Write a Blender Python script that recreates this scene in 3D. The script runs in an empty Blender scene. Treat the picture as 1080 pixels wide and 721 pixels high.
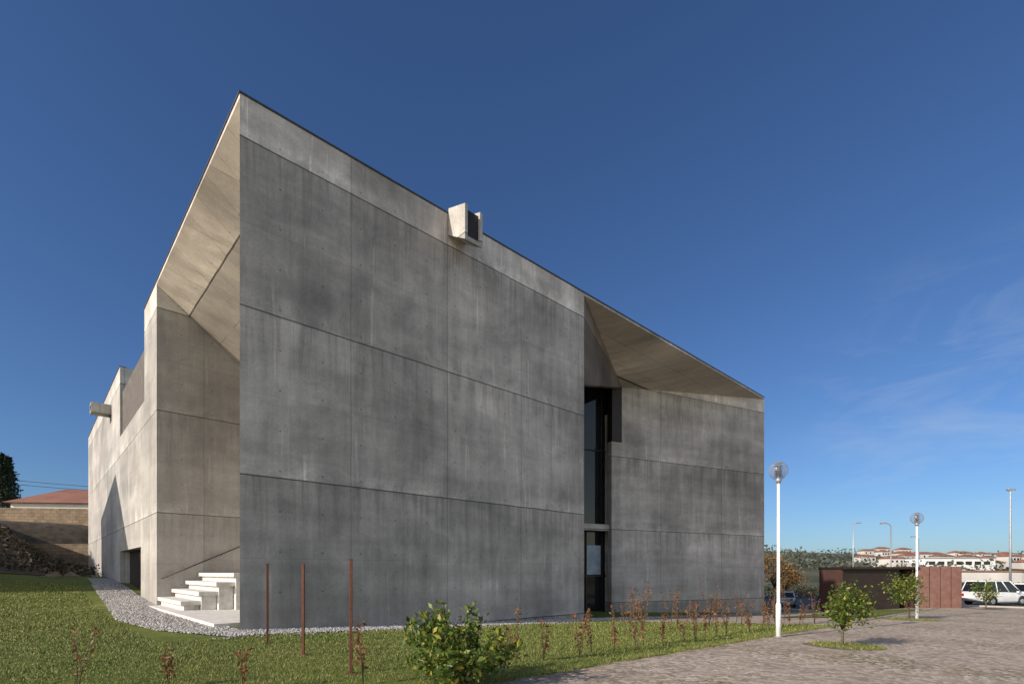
import bpy, math, random
import numpy as np
from mathutils import Vector, Matrix
random.seed(7); rng=np.random.default_rng(7)
scene=bpy.context.scene
COL=scene.collection

# ------------------------------------------------------------------ frame of the building
CX,CY=-7.404,14.06
D1=np.array([0.7305,0.6829]); D2=np.array([-0.6829,0.7305])
ANG=math.atan2(0.6829,0.7305)
def W(a,b): return (CX+a*D1[0]+b*D2[0], CY+a*D1[1]+b*D2[1])
def ss(t):
    t=np.clip(t,0,1); return t*t*(3-2*t)
def H(x,y):
    x=np.asarray(x,float); y=np.asarray(y,float)
    rx=x-CX; ry=y-CY
    a=rx*D1[0]+ry*D1[1]; b=rx*D2[0]+ry*D2[1]
    sl=.02+.02*ss((b+10)/10)
    z=-sl*np.clip(a,0,45)
    z=z+1.25*ss((b-8)/26)*(1-ss(a/15))
    z=z+5.5*np.maximum(ss((-a-1)/7)*ss((b-30)/20), ss((b-50)/8)*(1-ss((a-5)/15)))
    z=z+.25*ss((-a-3)/15)
    z=z+20*ss((y-150)/370)*(1+.22*np.sin(x/90)+.13*np.sin(x/37+1))
    return z
def h(x,y): return float(H(x,y))

# ------------------------------------------------------------------ helpers
def mesh_obj(name,verts,faces,mat=None,parent=None,smooth=False):
    me=bpy.data.meshes.new(name)
    me.from_pydata([tuple(map(float,v)) for v in verts],[],faces); me.update()
    if smooth:
        for p in me.polygons: p.use_smooth=True
    ob=bpy.data.objects.new(name,me); COL.objects.link(ob)
    if mat: me.materials.append(mat)
    if parent: ob.parent=parent
    return ob
def np_mesh(name,V,F,mat=None,parent=None,smooth=False):
    V=np.asarray(V,dtype=np.float32); F=np.asarray(F,dtype=np.int32)
    k=F.shape[1]
    me=bpy.data.meshes.new(name)
    me.vertices.add(len(V)); me.vertices.foreach_set('co',V.ravel())
    me.loops.add(F.size); me.loops.foreach_set('vertex_index',F.ravel())
    me.polygons.add(len(F)); me.polygons.foreach_set('loop_start',np.arange(0,F.size,k,dtype=np.int32))
    me.update(calc_edges=True); me.validate()
    if smooth: me.polygons.foreach_set('use_smooth',np.ones(len(F),dtype=bool))
    ob=bpy.data.objects.new(name,me); COL.objects.link(ob)
    if mat: me.materials.append(mat)
    if parent: ob.parent=parent
    return ob
def empty(name,loc=(0,0,0),rot=0):
    e=bpy.data.objects.new(name,None); COL.objects.link(e)
    e.location=loc; e.rotation_euler=(0,0,rot); e.empty_display_size=.3
    return e
def prism(name,poly,z0,z1,mat,parent=None):
    n=len(poly)
    z0s=z0 if hasattr(z0,'__len__') else [z0]*n
    z1s=z1 if hasattr(z1,'__len__') else [z1]*n
    V=[(p[0],p[1],z0s[i]) for i,p in enumerate(poly)]+[(p[0],p[1],z1s[i]) for i,p in enumerate(poly)]
    F=[tuple(reversed(range(n))),tuple(range(n,2*n))]
    for i in range(n):
        j=(i+1)%n; F.append((i,j,n+j,n+i))
    return mesh_obj(name,V,F,mat,parent)
def box(name,x0,x1,y0,y1,z0,z1,mat,parent=None):
    return prism(name,[(x0,y0),(x1,y0),(x1,y1),(x0,y1)],z0,z1,mat,parent)
def bevel(ob,w=.02,s=2):
    m=ob.modifiers.new('bevel','BEVEL'); m.width=w; m.segments=s; m.limit_method='ANGLE'; return ob
def tube_data(pts,rads,seg=8,off=0):
    V=[];F=[]
    pts=[Vector(p) for p in pts]
    for i,p in enumerate(pts):
        d=(pts[min(i+1,len(pts)-1)]-pts[max(i-1,0)]).normalized()
        up=Vector((0,0,1)) if abs(d.z)<.9 else Vector((1,0,0))
        x=d.cross(up).normalized(); y=d.cross(x)
        for k in range(seg):
            t=2*math.pi*k/seg
            V.append(p+(x*math.cos(t)+y*math.sin(t))*rads[i])
    n=len(pts)
    for i in range(n-1):
        for k in range(seg):
            F.append((off+i*seg+k,off+i*seg+(k+1)%seg,off+(i+1)*seg+(k+1)%seg,off+(i+1)*seg+k))
    F.append(tuple(off+k for k in reversed(range(seg)))); F.append(tuple(off+(n-1)*seg+k for k in range(seg)))
    return V,F
def tubes(name,lst,mat,parent=None,seg=8,smooth=True):
    V=[];F=[]
    for pts,r in lst:
        v,f=tube_data(pts,r,seg,len(V)); V+=v;F+=f
    return mesh_obj(name,V,F,mat,parent,smooth)
def lathe(name,prof,mat,parent=None,seg=20,loc=(0,0,0),smooth=True):
    V=[];F=[]
    for r,z in prof:
        for k in range(seg):
            t=2*math.pi*k/seg; V.append((loc[0]+r*math.cos(t),loc[1]+r*math.sin(t),loc[2]+z))
    for i in range(len(prof)-1):
        for k in range(seg):
            F.append((i*seg+k,i*seg+(k+1)%seg,(i+1)*seg+(k+1)%seg,(i+1)*seg+k))
    return mesh_obj(name,V,F,mat,parent,smooth)

# ------------------------------------------------------------------ materials
class NT:
    def __init__(s,name):
        s.m=bpy.data.materials.new(name); s.m.use_nodes=True
        s.n=s.m.node_tree.nodes; s.l=s.m.node_tree.links
        s.b=s.n['Principled BSDF']; s.out=s.n['Material Output']
    def new(s,t,**k):
        n=s.n.new(t)
        for a,v in k.items(): setattr(n,a,v)
        return n
    def link(s,a,b): s.l.new(a,b)
    def val(s,sock,v):
        if isinstance(v,(int,float,tuple,list)): sock.default_value=v
        else: s.l.new(v,sock)
    def math(s,op,a,b=None,c=None,clamp=False):
        n=s.new('ShaderNodeMath',operation=op,use_clamp=clamp); s.val(n.inputs[0],a)
        if b is not None: s.val(n.inputs[1],b)
        if c is not None: s.val(n.inputs[2],c)
        return n.outputs[0]
    def noise(s,vec,scale,detail=5,rough=.55,dist=0):
        n=s.new('ShaderNodeTexNoise'); s.l.new(vec,n.inputs['Vector'])
        n.inputs['Scale'].default_value=scale; n.inputs['Detail'].default_value=detail
        n.inputs['Roughness'].default_value=rough; n.inputs['Distortion'].default_value=dist
        return n.outputs['Fac']
    def maprange(s,v,a,b,c,d):
        n=s.new('ShaderNodeMapRange'); s.val(n.inputs[0],v)
        for i,x in enumerate((a,b,c,d)): n.inputs[i+1].default_value=x
        return n.outputs[0]
    def ramp(s,v,stops):
        n=s.new('ShaderNodeValToRGB'); s.l.new(v,n.inputs[0]); e=n.color_ramp.elements
        while len(e)<len(stops): e.new(.5)
        for i,(p,c) in enumerate(stops): e[i].position=p; e[i].color=(*c,1)
        return n.outputs[0]
    def mul(s,a,b,fac=1,mode='MULTIPLY'):
        n=s.new('ShaderNodeMix',data_type='RGBA',blend_type=mode); s.val(n.inputs[0],fac)
        for i,x in ((6,a),(7,b)):
            if isinstance(x,tuple): n.inputs[i].default_value=(*x,1) if len(x)==3 else x
            else: s.l.new(x,n.inputs[i])
        return n.outputs[2]
    def bump(s,height,strength=.3,dist=.02):
        n=s.new('ShaderNodeBump'); n.inputs['Strength'].default_value=strength; n.inputs['Distance'].default_value=dist
        s.l.new(height,n.inputs['Height']); s.l.new(n.outputs[0],s.b.inputs['Normal'])
    def obj(s): return s.new('ShaderNodeTexCoord').outputs['Object']
def simple(name,col,rough=.6,metal=0,var=.15,scale=6,spec=.5):
    t=NT(name); o=t.obj(); n=t.noise(o,scale,4)
    c=t.mul(col,t.maprange(n,.3,.7,1-var,1+var))
    t.link(c,t.b.inputs['Base Color']); t.b.inputs['Roughness'].default_value=rough
    t.b.inputs['Metallic'].default_value=metal; t.b.inputs['Specular IOR Level'].default_value=spec
    return t.m
def comb(t,x,y,z=0):
    n=t.new('ShaderNodeCombineXYZ'); t.val(n.inputs[0],x); t.val(n.inputs[1],y); t.val(n.inputs[2],z); return n.outputs[0]

def concrete(name,base,zoff=4.3,row=4.6,wid=3.72,uoff=.5,streak=1.0,boards=False,blotch=1.0):
    t=NT(name); o=t.obj()
    sp=t.new('ShaderNodeSeparateXYZ'); t.link(o,sp.inputs[0]); X,Y,Z=sp.outputs
    u=t.math('ADD',X,Y); 
    u2=t.math('ADD',u,uoff); z2=t.math('SUBTRACT',Z,zoff-2*row)
    wob=t.noise(comb(t,u,Z,9.1),.9,3,.6)
    def brick(w,r,c1,c2,mo,ms,uo=0.0):
        n=t.new('ShaderNodeTexBrick'); n.offset=0; n.squash=1
        # joints are never laser straight
        uu=t.math('ADD',u2,t.math('MULTIPLY',wob,.03)); zz=t.math('ADD',z2,t.math('MULTIPLY',wob,.035))
        if uo: uu=t.math('ADD',uu,uo)
        t.link(comb(t,uu,zz),n.inputs['Vector'])
        n.inputs['Scale'].default_value=1
        n.inputs['Color1'].default_value=(c1,c1,c1,1); n.inputs['Color2'].default_value=(c2,c2,c2,1); n.inputs['Mortar'].default_value=(mo,mo,mo,1)
        n.inputs['Mortar Size'].default_value=ms; n.inputs['Mortar Smooth'].default_value=.4
        n.inputs['Brick Width'].default_value=w; n.inputs['Row Height'].default_value=r
        return n
    b1=brick(200,row,.98,1.02,.46,.026)
    b2=brick(wid,row,.86,1.13,.62,.015)
    b3=brick(wid/2,row/2,.93,1.07,.80,.010)
    uv=comb(t,u,Z,t.math('MULTIPLY',Y,.3))
    big=t.noise(uv,.20,5,.6,.5)
    mid=t.noise(uv,.8,6,.70,.5)
    fine=t.noise(o,14,4,.7)
    sv=comb(t,t.math('MULTIPLY',u,2.2),t.math('MULTIPLY',Z,.16),7.3)
    st=t.noise(sv,1,4,.65)
    sv2=comb(t,t.math('MULTIPLY',u,6.0),t.math('MULTIPLY',Z,.30),2.3)
    st2=t.noise(sv2,1,3,.6)
    hv=comb(t,t.math('MULTIPLY',u,.10),t.math('MULTIPLY',Z,1.1),1.7)
    hb=t.noise(hv,1,3,.6)
    fr=t.math('FRACT',t.math('DIVIDE',z2,row))
    near=t.maprange(fr,.45,1,0,1)
    low=t.maprange(fr,0,.13,1,0)
    def k(a): return 1+(a-1)*blotch
    c=t.mul(base,t.maprange(big,.3,.7,k(.62),k(1.32)))
    c=t.mul(c,t.maprange(mid,.32,.68,k(.78),k(1.18)))
    c=t.mul(c,t.maprange(hb,.35,.65,k(.88),k(1.11)))
    c=t.mul(c,t.maprange(fine,.3,.7,.88,1.12))
    c=t.mul(c,t.maprange(st,.35,.68,1.10,.80),.9*streak)
    dirt=t.math('MULTIPLY',near,t.maprange(st2,.48,.64,0,1))
    c=t.mul(c,(.54,.525,.51),t.math('MULTIPLY',dirt,.65*streak))
    c=t.mul(c,(1.28,1.28,1.27),t.math('MULTIPLY',low,t.maprange(mid,.4,.6,0,1)))
    c=t.mul(c,(1.55,1.55,1.54),t.maprange(st2,.63,.72,0,.7*streak))
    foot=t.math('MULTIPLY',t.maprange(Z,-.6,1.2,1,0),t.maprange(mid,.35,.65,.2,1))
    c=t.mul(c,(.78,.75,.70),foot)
    for b,f in ((b1,1),(b2,.95),(b3,.8)): c=t.mul(c,b.outputs['Color'],f)
    c=t.mul(c,(1.17,1.16,1.15),t.maprange(Z,13.48,13.52,0,1))
    fu=t.math('SUBTRACT',t.math('FRACT',t.math('DIVIDE',t.math('ADD',u2,.3),wid/3)),.5)
    fz=t.math('SUBTRACT',t.math('FRACT',t.math('DIVIDE',t.math('ADD',z2,.4),row/4)),.5)
    du=t.math('MULTIPLY',fu,wid/3); dz=t.math('MULTIPLY',fz,row/4)
    dd=t.math('SQRT',t.math('ADD',t.math('MULTIPLY',du,du),t.math('MULTIPLY',dz,dz)))
    hole=t.maprange(dd,.022,.038,1,0)
    c=t.mul(c,(.5,.5,.5),t.math('MULTIPLY',hole,.8))
    if boards:
        bw=t.new('ShaderNodeTexBrick'); bw.offset=.5; t.link(o,bw.inputs['Vector'])
        bw.inputs['Color1'].default_value=(.95,.95,.95,1); bw.inputs['Color2'].default_value=(1.05,1.045,1.04,1); bw.inputs['Mortar'].default_value=(.66,.66,.66,1)
        bw.inputs['Scale'].default_value=1; bw.inputs['Brick Width'].default_value=2.5; bw.inputs['Row Height'].default_value=1.25; bw.inputs['Mortar Size'].default_value=.014
        c=t.mul(c,bw.outputs['Color'])
    t.link(c,t.b.inputs['Base Color'])
    t.link(t.maprange(mid,.3,.7,.6,.85),t.b.inputs['Roughness']); t.b.inputs['Specular IOR Level'].default_value=.3
    hh=t.math('ADD',t.math('MULTIPLY',fine,.25),t.math('ADD',t.math('MULTIPLY',b1.outputs['Fac'],-.8),t.math('MULTIPLY',b2.outputs['Fac'],-.5)))
    hh=t.math('ADD',hh,t.math('MULTIPLY',mid,.5)); hh=t.math('SUBTRACT',hh,hole)
    t.bump(hh,.35,.02)
    return t.m
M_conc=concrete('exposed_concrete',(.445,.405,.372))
M_conc_l=concrete('exposed_concrete_pale',(.42,.395,.36),streak=.6,blotch=.7)
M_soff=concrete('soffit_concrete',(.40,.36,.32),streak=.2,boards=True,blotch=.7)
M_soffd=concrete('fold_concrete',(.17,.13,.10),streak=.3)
M_step=simple('step_concrete',(.60,.58,.54),.8,0,.2,5)
M_coping=simple('zinc_coping',(.07,.07,.075),.5,.6,.2,4)
M_bronze=simple('bronze_metal',(.030,.020,.016),.5,.3,.25,3)
M_screen=simple('dark_screen',(.12,.10,.08),.7,0,.25,2)
def glassdark():
    t=NT('dark_glass'); o=t.obj(); n=t.noise(o,.6,2)
    t.link(t.mul((.012,.014,.016),t.maprange(n,.3,.7,.7,1.3)),t.b.inputs['Base Color']); t.b.inputs['Roughness'].default_value=.06
    t.b.inputs['Specular IOR Level'].default_value=.45; return t.m
M_glass=glassdark()
def corten(name,c1,c2):
    t=NT(name); o=t.obj(); n=t.noise(o,2.5,5,.7,.3); n2=t.noise(o,30,3,.7)
    c=t.ramp(n,[(.3,c1),(.7,c2)]); c=t.mul(c,t.maprange(n2,.3,.7,.8,1.2))
    t.link(c,t.b.inputs['Base Color']); t.b.inputs['Roughness'].default_value=.85; t.bump(n2,.2,.005); return t.m
M_corten=corten('corten_steel',(.05,.022,.018),(.085,.036,.028))
M_corten_l=corten('corten_steel_lit',(.17,.08,.06),(.26,.14,.11))  # paler copy of the corten, sunlit tone put into the colour
M_post=corten('rusted_post',(.09,.03,.018),(.16,.06,.03))
M_white=simple('white_paint',(.78,.78,.76),.4,0,.05,6)
M_grey=simple('galvanised_steel',(.4,.41,.42),.45,.5,.1,6)
M_rubber=simple('rubber',(.02,.02,.02),.8)
M_bark=simple('bark',(.12,.085,.055),.9,0,.35,20)
def leafmat(name,cols,rough=.5,trans=.25):
    t=NT(name); g=t.new('ShaderNodeNewGeometry')
    c=t.ramp(g.outputs['Random Per Island'],cols)
    t.link(c,t.b.inputs['Base Color']); t.b.inputs['Roughness'].default_value=rough
    t.b.inputs['Specular IOR Level'].default_value=.3
    if trans>0:
        tr=t.new('ShaderNodeBsdfTranslucent'); t.link(c,tr.inputs[0])
        mx=t.new('ShaderNodeMixShader'); mx.inputs[0].default_value=trans
        t.link(t.b.outputs[0],mx.inputs[1]); t.link(tr.outputs[0],mx.inputs[2]); t.link(mx.outputs[0],t.out.inputs[0])
    return t.m
M_citrus=leafmat('citrus_leaves',[(0,(.04,.075,.012)),(.5,(.085,.14,.022)),(.85,(.20,.23,.035)),(1,(.38,.34,.06))],.4,.3)
M_redleaf=leafmat('photinia_leaves',[(0,(.10,.10,.03)),(.4,(.16,.08,.03)),(.75,(.26,.08,.045)),(1,(.32,.15,.07))],.5,.25)
M_green=leafmat('tree_leaves',[(0,(.025,.032,.015)),(.6,(.05,.055,.028)),(1,(.09,.08,.04))],.6,0)
M_autumn=leafmat('autumn_leaves',[(0,(.07,.055,.02)),(.5,(.18,.09,.03)),(1,(.28,.16,.05))],.6,0)
M_pine=leafmat('conifer_leaves',[(0,(.01,.02,.01)),(1,(.03,.05,.02))],.6,0)
M_grass=leafmat('grass_blades',[(0,(.065,.09,.018)),(.45,(.13,.165,.034)),(.8,(.225,.235,.06)),(1,(.40,.34,.14))],.6,0)
M_dry=leafmat('dry_scrub',[(0,(.03,.026,.016)),(.6,(.07,.055,.032)),(1,(.13,.10,.06))],.7,0)
M_stone=leafmat('gravel_stones',[(0,(.20,.19,.18)),(.5,(.38,.36,.335)),(1,(.55,.52,.48))],.8,0.0)

def ground_mat():
    t=NT('grass_ground'); o=t.obj()
    n=t.noise(o,.35,5,.6); n2=t.noise(o,6,4,.7); n3=t.noise(o,.02,5,.6)
    c=t.ramp(n,[(.3,(.085,.115,.024)),(.55,(.14,.16,.038)),(.75,(.24,.20,.08))])
    c=t.mul(c,t.maprange(n2,.3,.7,.6,1.35))
    far=t.ramp(n3,[(.35,(.05,.06,.035)),(.5,(.09,.09,.055)),(.65,(.15,.13,.09))])
    sp=t.new('ShaderNodeSeparateXYZ'); t.link(o,sp.inputs[0])
    c=t.mul(c,far,t.maprange(sp.outputs[1],45,80,0,1),'MIX')
    t.link(c,t.b.inputs['Base Color']); t.b.inputs['Roughness'].default_value=.95; t.b.inputs['Specular IOR Level'].default_value=.1
    t.bump(n2,.5,.03); return t.m
def setts_mat():
    t=NT('granite_setts'); o=t.obj()
    mp=t.new('ShaderNodeMapping'); t.link(o,mp.inputs[0]); mp.inputs['Rotation'].default_value=(0,0,-ANG+.5)
    wob=t.new('ShaderNodeTexNoise'); t.link(mp.outputs[0],wob.inputs['Vector']); wob.inputs['Scale'].default_value=2.2
    ad=t.new('ShaderNodeVectorMath',operation='MULTIPLY_ADD'); t.link(wob.outputs['Color'],ad.inputs[0]); ad.inputs[1].default_value=(.12,.12,0); t.link(mp.outputs[0],ad.inputs[2])
    v=t.new('ShaderNodeTexVoronoi'); t.link(ad.outputs[0],v.inputs['Vector']); v.inputs['Scale'].default_value=9; v.inputs['Randomness'].default_value=.45
    e=t.new('ShaderNodeTexVoronoi',feature='DISTANCE_TO_EDGE'); t.link(ad.outputs[0],e.inputs['Vector']); e.inputs['Scale'].default_value=9; e.inputs['Randomness'].default_value=.45
    sc=t.new('ShaderNodeSeparateColor'); t.link(v.outputs['Color'],sc.inputs[0])
    n=t.noise(o,.45,5,.65); n2=t.noise(o,40,3,.7); n3=t.noise(o,1.6,4,.7)
    c=t.ramp(sc.outputs[0],[(0,(.30,.24,.19)),(.5,(.47,.385,.31)),(1,(.60,.50,.41))])
    c=t.mul(c,t.maprange(n,.3,.7,.74,1.18)); c=t.mul(c,t.maprange(n2,.3,.7,.85,1.15))
    gap=t.maprange(e.outputs['Distance'],.02,.12,1,0)
    c=t.mul(c,(.20,.155,.105),t.math('MULTIPLY',gap,.8),'MIX')
    sand=t.maprange(n3,.50,.68,0,.6); c=t.mul(c,(.46,.37,.275),sand,'MIX')
    moss=t.math('MULTIPLY',gap,t.maprange(n,.5,.62,0,.7)); c=t.mul(c,(.10,.10,.03),moss,'MIX')
    t.link(c,t.b.inputs['Base Color']); t.b.inputs['Roughness'].default_value=.9; t.b.inputs['Specular IOR Level'].default_value=.12
    t.bump(t.math('ADD',t.math('SUBTRACT',1,gap),t.math('MULTIPLY',n2,.3)),.30,.010); return t.m
def asphalt_mat():
    t=NT('asphalt'); o=t.obj(); n=t.noise(o,.4,4); n2=t.noise(o,60,3,.8)
    c=t.mul((.07,.07,.07),t.maprange(n,.3,.7,.75,1.3)); c=t.mul(c,t.maprange(n2,.3,.7,.7,1.3))
    t.link(c,t.b.inputs['Base Color']); t.b.inputs['Roughness'].default_value=.9; t.bump(n2,.3,.01); return t.m
def gravel_mat():
    t=NT('gravel_bed'); o=t.obj()
    v=t.new('ShaderNodeTexVoronoi'); t.link(o,v.inputs['Vector']); v.inputs['Scale'].default_value=22
    sc=t.new('ShaderNodeSeparateColor'); t.link(v.outputs['Color'],sc.inputs[0])
    c=t.ramp(sc.outputs[0],[(0,(.2,.19,.18)),(.5,(.38,.36,.33)),(1,(.55,.52,.48))])
    c=t.mul(c,t.maprange(v.outputs['Distance'],.3,.8,1.1,.4))
    t.link(c,t.b.inputs['Base Color']); t.b.inputs['Roughness'].default_value=.9
    t.bump(t.math('SUBTRACT',1,v.outputs['Distance']),.8,.03); return t.m
M_ground=ground_mat(); M_setts=setts_mat(); M_asph=asphalt_mat(); M_gravel=gravel_mat()
M_soil=simple('soil',(.15,.115,.07),.95,0,.4,9)
M_bank=simple('earth_bank',(.07,.055,.035),.95,0,.5,1.5)
M_kerb=simple('granite_kerb',(.36,.33,.29),.8,0,.2,12)

# ------------------------------------------------------------------ ground
def axis(lo,hi,step,far):
    c=list(np.arange(lo,hi+1e-6,step)); s=step
    x=hi
    while x<far: s*=1.25; x+=s; c.append(x)
    s=step; x=lo; pre=[]
    while x>-far: s*=1.25; x-=s; pre.append(x)
    return np.array(pre[::-1]+c)
xs=axis(-50,60,.5,4000); ys=axis(-6,70,.5,4000)
gx,gy=np.meshgrid(xs,ys)
V=np.stack([gx.ravel(),gy.ravel(),H(gx,gy).ravel()],1)
nx,ny=len(xs),len(ys)
i,j=np.meshgrid(np.arange(nx-1),np.arange(ny-1)); i=i.ravel(); j=j.ravel()
F=np.stack([j*nx+i,j*nx+i+1,(j+1)*nx+i+1,(j+1)*nx+i],1)
np_mesh('ground',V,F,M_ground,smooth=True)

def drape(name,edge0,edge1,nu,nv,dz,mat,skirt=.0,wob=0):
    def samp(pl,t):
        pl=np.array(pl,float); d=np.r_[0,np.cumsum(np.hypot(*np.diff(pl,axis=0).T))]; s=t*d[-1]
        return np.stack([np.interp(s,d,pl[:,0]),np.interp(s,d,pl[:,1])],1)
    t=np.linspace(0,1,nu+1); p0=samp(edge0,t); p1=samp(edge1,t)
    if wob: p1[:,1]+=wob*(np.sin(p1[:,0]*2.1)+np.sin(p1[:,0]*5.3+1)+rng.normal(size=len(p1))*.8)
    V=[]
    for k in range(nv+1):
        q=p0+(p1-p0)*k/nv
        x=CX+q[:,0]*D1[0]+q[:,1]*D2[0]; y=CY+q[:,0]*D1[1]+q[:,1]*D2[1]
        V.append(np.stack([x,y,H(x,y)+dz],1))
    n=nu+1
    if skirt:
        a=V[0].copy(); a[:,2]-=skirt; b=V[-1].copy(); b[:,2]-=skirt
        V=[a]+V+[b]
    m=len(V); V=np.concatenate(V)
    i,j=np.meshgrid(np.arange(n-1),np.arange(m-1)); i=i.ravel(); j=j.ravel()
    F=np.stack([j*n+i,j*n+i+1,(j+1)*n+i+1,(j+1)*n+i],1)
    return np_mesh(name,V,F,mat)
drape('pavement',[(-40,-50),(46,-50)],[(-40,-9.7),(46,-9.7)],430,90,.02,M_setts,.06,.03)
drape('entrance_path',[(17,-9.6),(46,-9.6)],[(14.6,-1.3),(46,-1.3)],80,20,.018,M_setts,.06)
drape('gravel_strip',[(-.6,-1.3),(46,-1.3)],[(.0,-.0),(46,-.0)],120,4,.022,M_gravel)
drape('gravel_path',[(-.6,-1.3),(-1.6,1.5),(-2.0,6),(-1.7,12),(-1.5,20),(-1.3,30)],[(0,0),(0,2),(0,6),(0,12),(0,20),(0,30)],90,4,.024,M_gravel)
drape('lawn_strip',[(23,-9.3),(36,-9.3)],[(22,-6.0),(36,-6.0)],30,10,.05,M_ground,.1)
drape('earth_bank',[(-30,33),(-1.5,33)],[(-30,66),(-1.5,66)],60,60,.05,M_bank)
drape('earth_bank',[(-1.5,49.2),(4,49.2)],[(-1.5,66),(4,66)],20,40,.05,M_bank)
drape('parking_road',[(46,-50),(46,40)],[(80,-50),(80,40)],120,40,.02,M_asph)
drape('parking_kerb',[(45.85,-50),(45.85,20)],[(46.0,-50),(46.0,20)],80,1,.12,M_kerb,.12)
for k in range(12):
    b=-30+k*2.6
    drape('parking_line',[(50,b),(55,b)],[(50,b+.12),(55,b+.12)],4,1,.026,M_white)

# ------------------------------------------------------------------ building
B=empty('concrete_building',(CX,CY,0),ANG)
Z0=-3.0; ZR=14.5; ZT=14.62
prism('front_wall',[(0,0),(14.74,0),(14.74,.4),(.4,.4)],Z0,ZR,M_conc,B)
prism('body_north',[(8,.4),(14.74,.4),(14.74,48.9),(8,48.9)],Z0,ZR,M_conc,B)
prism('recess_block',[(0,12.5),(8,12.5),(8,15.9),(0,15.9)],Z0,ZR,M_conc_l,B)
prism('side_wall_upper',[(0,15.9),(8,15.9),(8,25.3),(0,25.3)],2.9,10.1,M_conc_l,B)
prism('side_wall_pier',[(0,15.9),(8,15.9),(8,17),(0,17)],Z0,2.9,M_conc_l,B)
prism('side_wall_lower',[(.5,17),(8,17),(8,25.3),(.5,25.3)],Z0,2.9,M_bronze,B)
prism('side_wall_back',[(0,25.3),(8,25.3),(8,48.9),(0,48.9)],Z0,ZR-.1,M_conc_l,B)
prism('terrace_screen',[(.12,15.95),(.22,15.95),(.22,25.25),(.12,25.25)],10.1,12.95,M_screen,B)
def slab(n,x0,x1,y0,y1):
    box(n,x0,x1,y0,y1,ZR,ZT,M_conc,B)
slab('roof_slab_1',0,8,0,15.9); slab('roof_slab_2',8,35.9,0,48.9)
box('roof_slab_3',0,8,25.3,48.9,ZR-.1,ZT-.1,M_conc_l,B)
box('coping_front',-.03,35.93,-.03,.35,ZT,ZT+.05,M_coping,B)
box('coping_side',-.03,.35,.35,15.9,ZT,ZT+.05,M_coping,B)
box('coping_side_back',-.03,.35,25.3,48.9,ZT-.1,ZT-.05,M_coping,B)
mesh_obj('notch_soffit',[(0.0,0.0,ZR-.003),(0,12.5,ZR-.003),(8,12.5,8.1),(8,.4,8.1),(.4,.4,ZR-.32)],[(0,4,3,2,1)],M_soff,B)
mesh_obj('notch_soffit_edge',[(0,0,ZR-.003),(.4,.4,ZR-.32),(.4,.4,ZR)],[(0,1,2)],M_soff,B)
def P(s,off=0):
    return (35.9-.9565*s+.2918*off, .2918*s+.9565*off)
def wallpiece(n,s0,s1,zt0,zt1,zb=Z0,off0=0,off1=.4,mat=M_conc):
    p=[P(s0,off0),P(s0,off1),P(s1,off1),P(s1,off0)]
    return prism(n,[p[3],p[0],p[1],p[2]],zb,[zt1,zt0,zt0,zt1],mat,B)
wallpiece('slanted_wall',0,13.2,14.49,13.30)
wallpiece('slanted_wall_low',13.2,14.0,9.8,9.8)
prism('body_south',[P(0,.4),(35.9,48.9),(14.74,48.9),(14.74,8.2),P(14.6,2.4),P(13.6,.4)],Z0,ZR-2.8,M_conc,B)
prism('end_wall',[(35.9,.42),(35.9,48.9),(35.5,48.9),(35.5,.42)],ZR-2.8,ZR,M_conc,B)
w0=P(13.2)
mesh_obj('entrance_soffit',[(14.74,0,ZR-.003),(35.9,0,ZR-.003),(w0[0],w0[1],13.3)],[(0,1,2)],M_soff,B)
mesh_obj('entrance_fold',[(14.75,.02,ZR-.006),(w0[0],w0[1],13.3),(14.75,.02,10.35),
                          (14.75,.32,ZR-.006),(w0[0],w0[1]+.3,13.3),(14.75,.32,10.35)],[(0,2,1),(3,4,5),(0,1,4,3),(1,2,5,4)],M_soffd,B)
def gl(n,s0,s1,z0,z1,o0,o1,mat): 
    p=[P(s1,o0),P(s0,o0),P(s0,o1),P(s1,o1)]
    return prism(n,p,z0,z1,mat,B)
gl('entrance_glass_upper',13.2,21.8,4.6,13.4,.9,.95,M_glass)
gl('entrance_glass_lower',13.2,21.8,-1.3,4.2,.9,.95,M_glass)
gl('entrance_beam',13.25,22.1,4.2,4.6,.25,.89,M_conc)
for s in (14.15,16.2,18.6):
    gl('mullion',s,s+.07,4.6,13.0,.82,.9,M_bronze)
for s in (14.1,15.3,17.2): gl('mullion_low',s,s+.08,-1.3,4.2,.82,.9,M_bronze)
gl('transom',13.4,21.8,9.3,9.38,.83,.899,M_bronze)
gl('door_transom',13.4,21.8,1.3,1.4,.83,.899,M_bronze)
gl('bronze_reveal',13.2,13.95,9.85,13.3,.02,.5,M_bronze)
gl('entrance_daylight_pane',14.22,15.28,1.45,3.3,.86,.899,simple('pale_daylight',(.28,.34,.42),.5,0,.3,1.5))  # pale pane, its colour stands in for daylight seen through the door
def hexa(name,c,mat,par):
    return mesh_obj(name,c,[(3,2,1,0),(4,5,6,7),(0,1,5,4),(1,2,6,5),(2,3,7,6),(3,0,4,7)],mat,par)
a0,a1=6.95,7.75
for nm,x0,x1 in (('scupper_side_l',a0,a0+.12),('scupper_side_r',a1-.12,a1)):
    hexa(nm,[(x0,-1.0,13.25),(x1,-1.0,13.25),(x1,-.002,13.85),(x0,-.002,13.85),(x0,-1.0,14.5),(x1,-1.0,14.5),(x1,-.035,14.8),(x0,-.035,14.8)],M_conc_l,B)
hexa('scupper_floor',[(a0+.12,-.98,13.27),(a1-.12,-.98,13.27),(a1-.12,-.002,13.87),(a0+.12,-.002,13.87),(a0+.12,-.98,13.42),(a1-.12,-.98,13.42),(a1-.12,-.002,14.02),(a0+.12,-.002,14.02)],M_conc_l,B)
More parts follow.
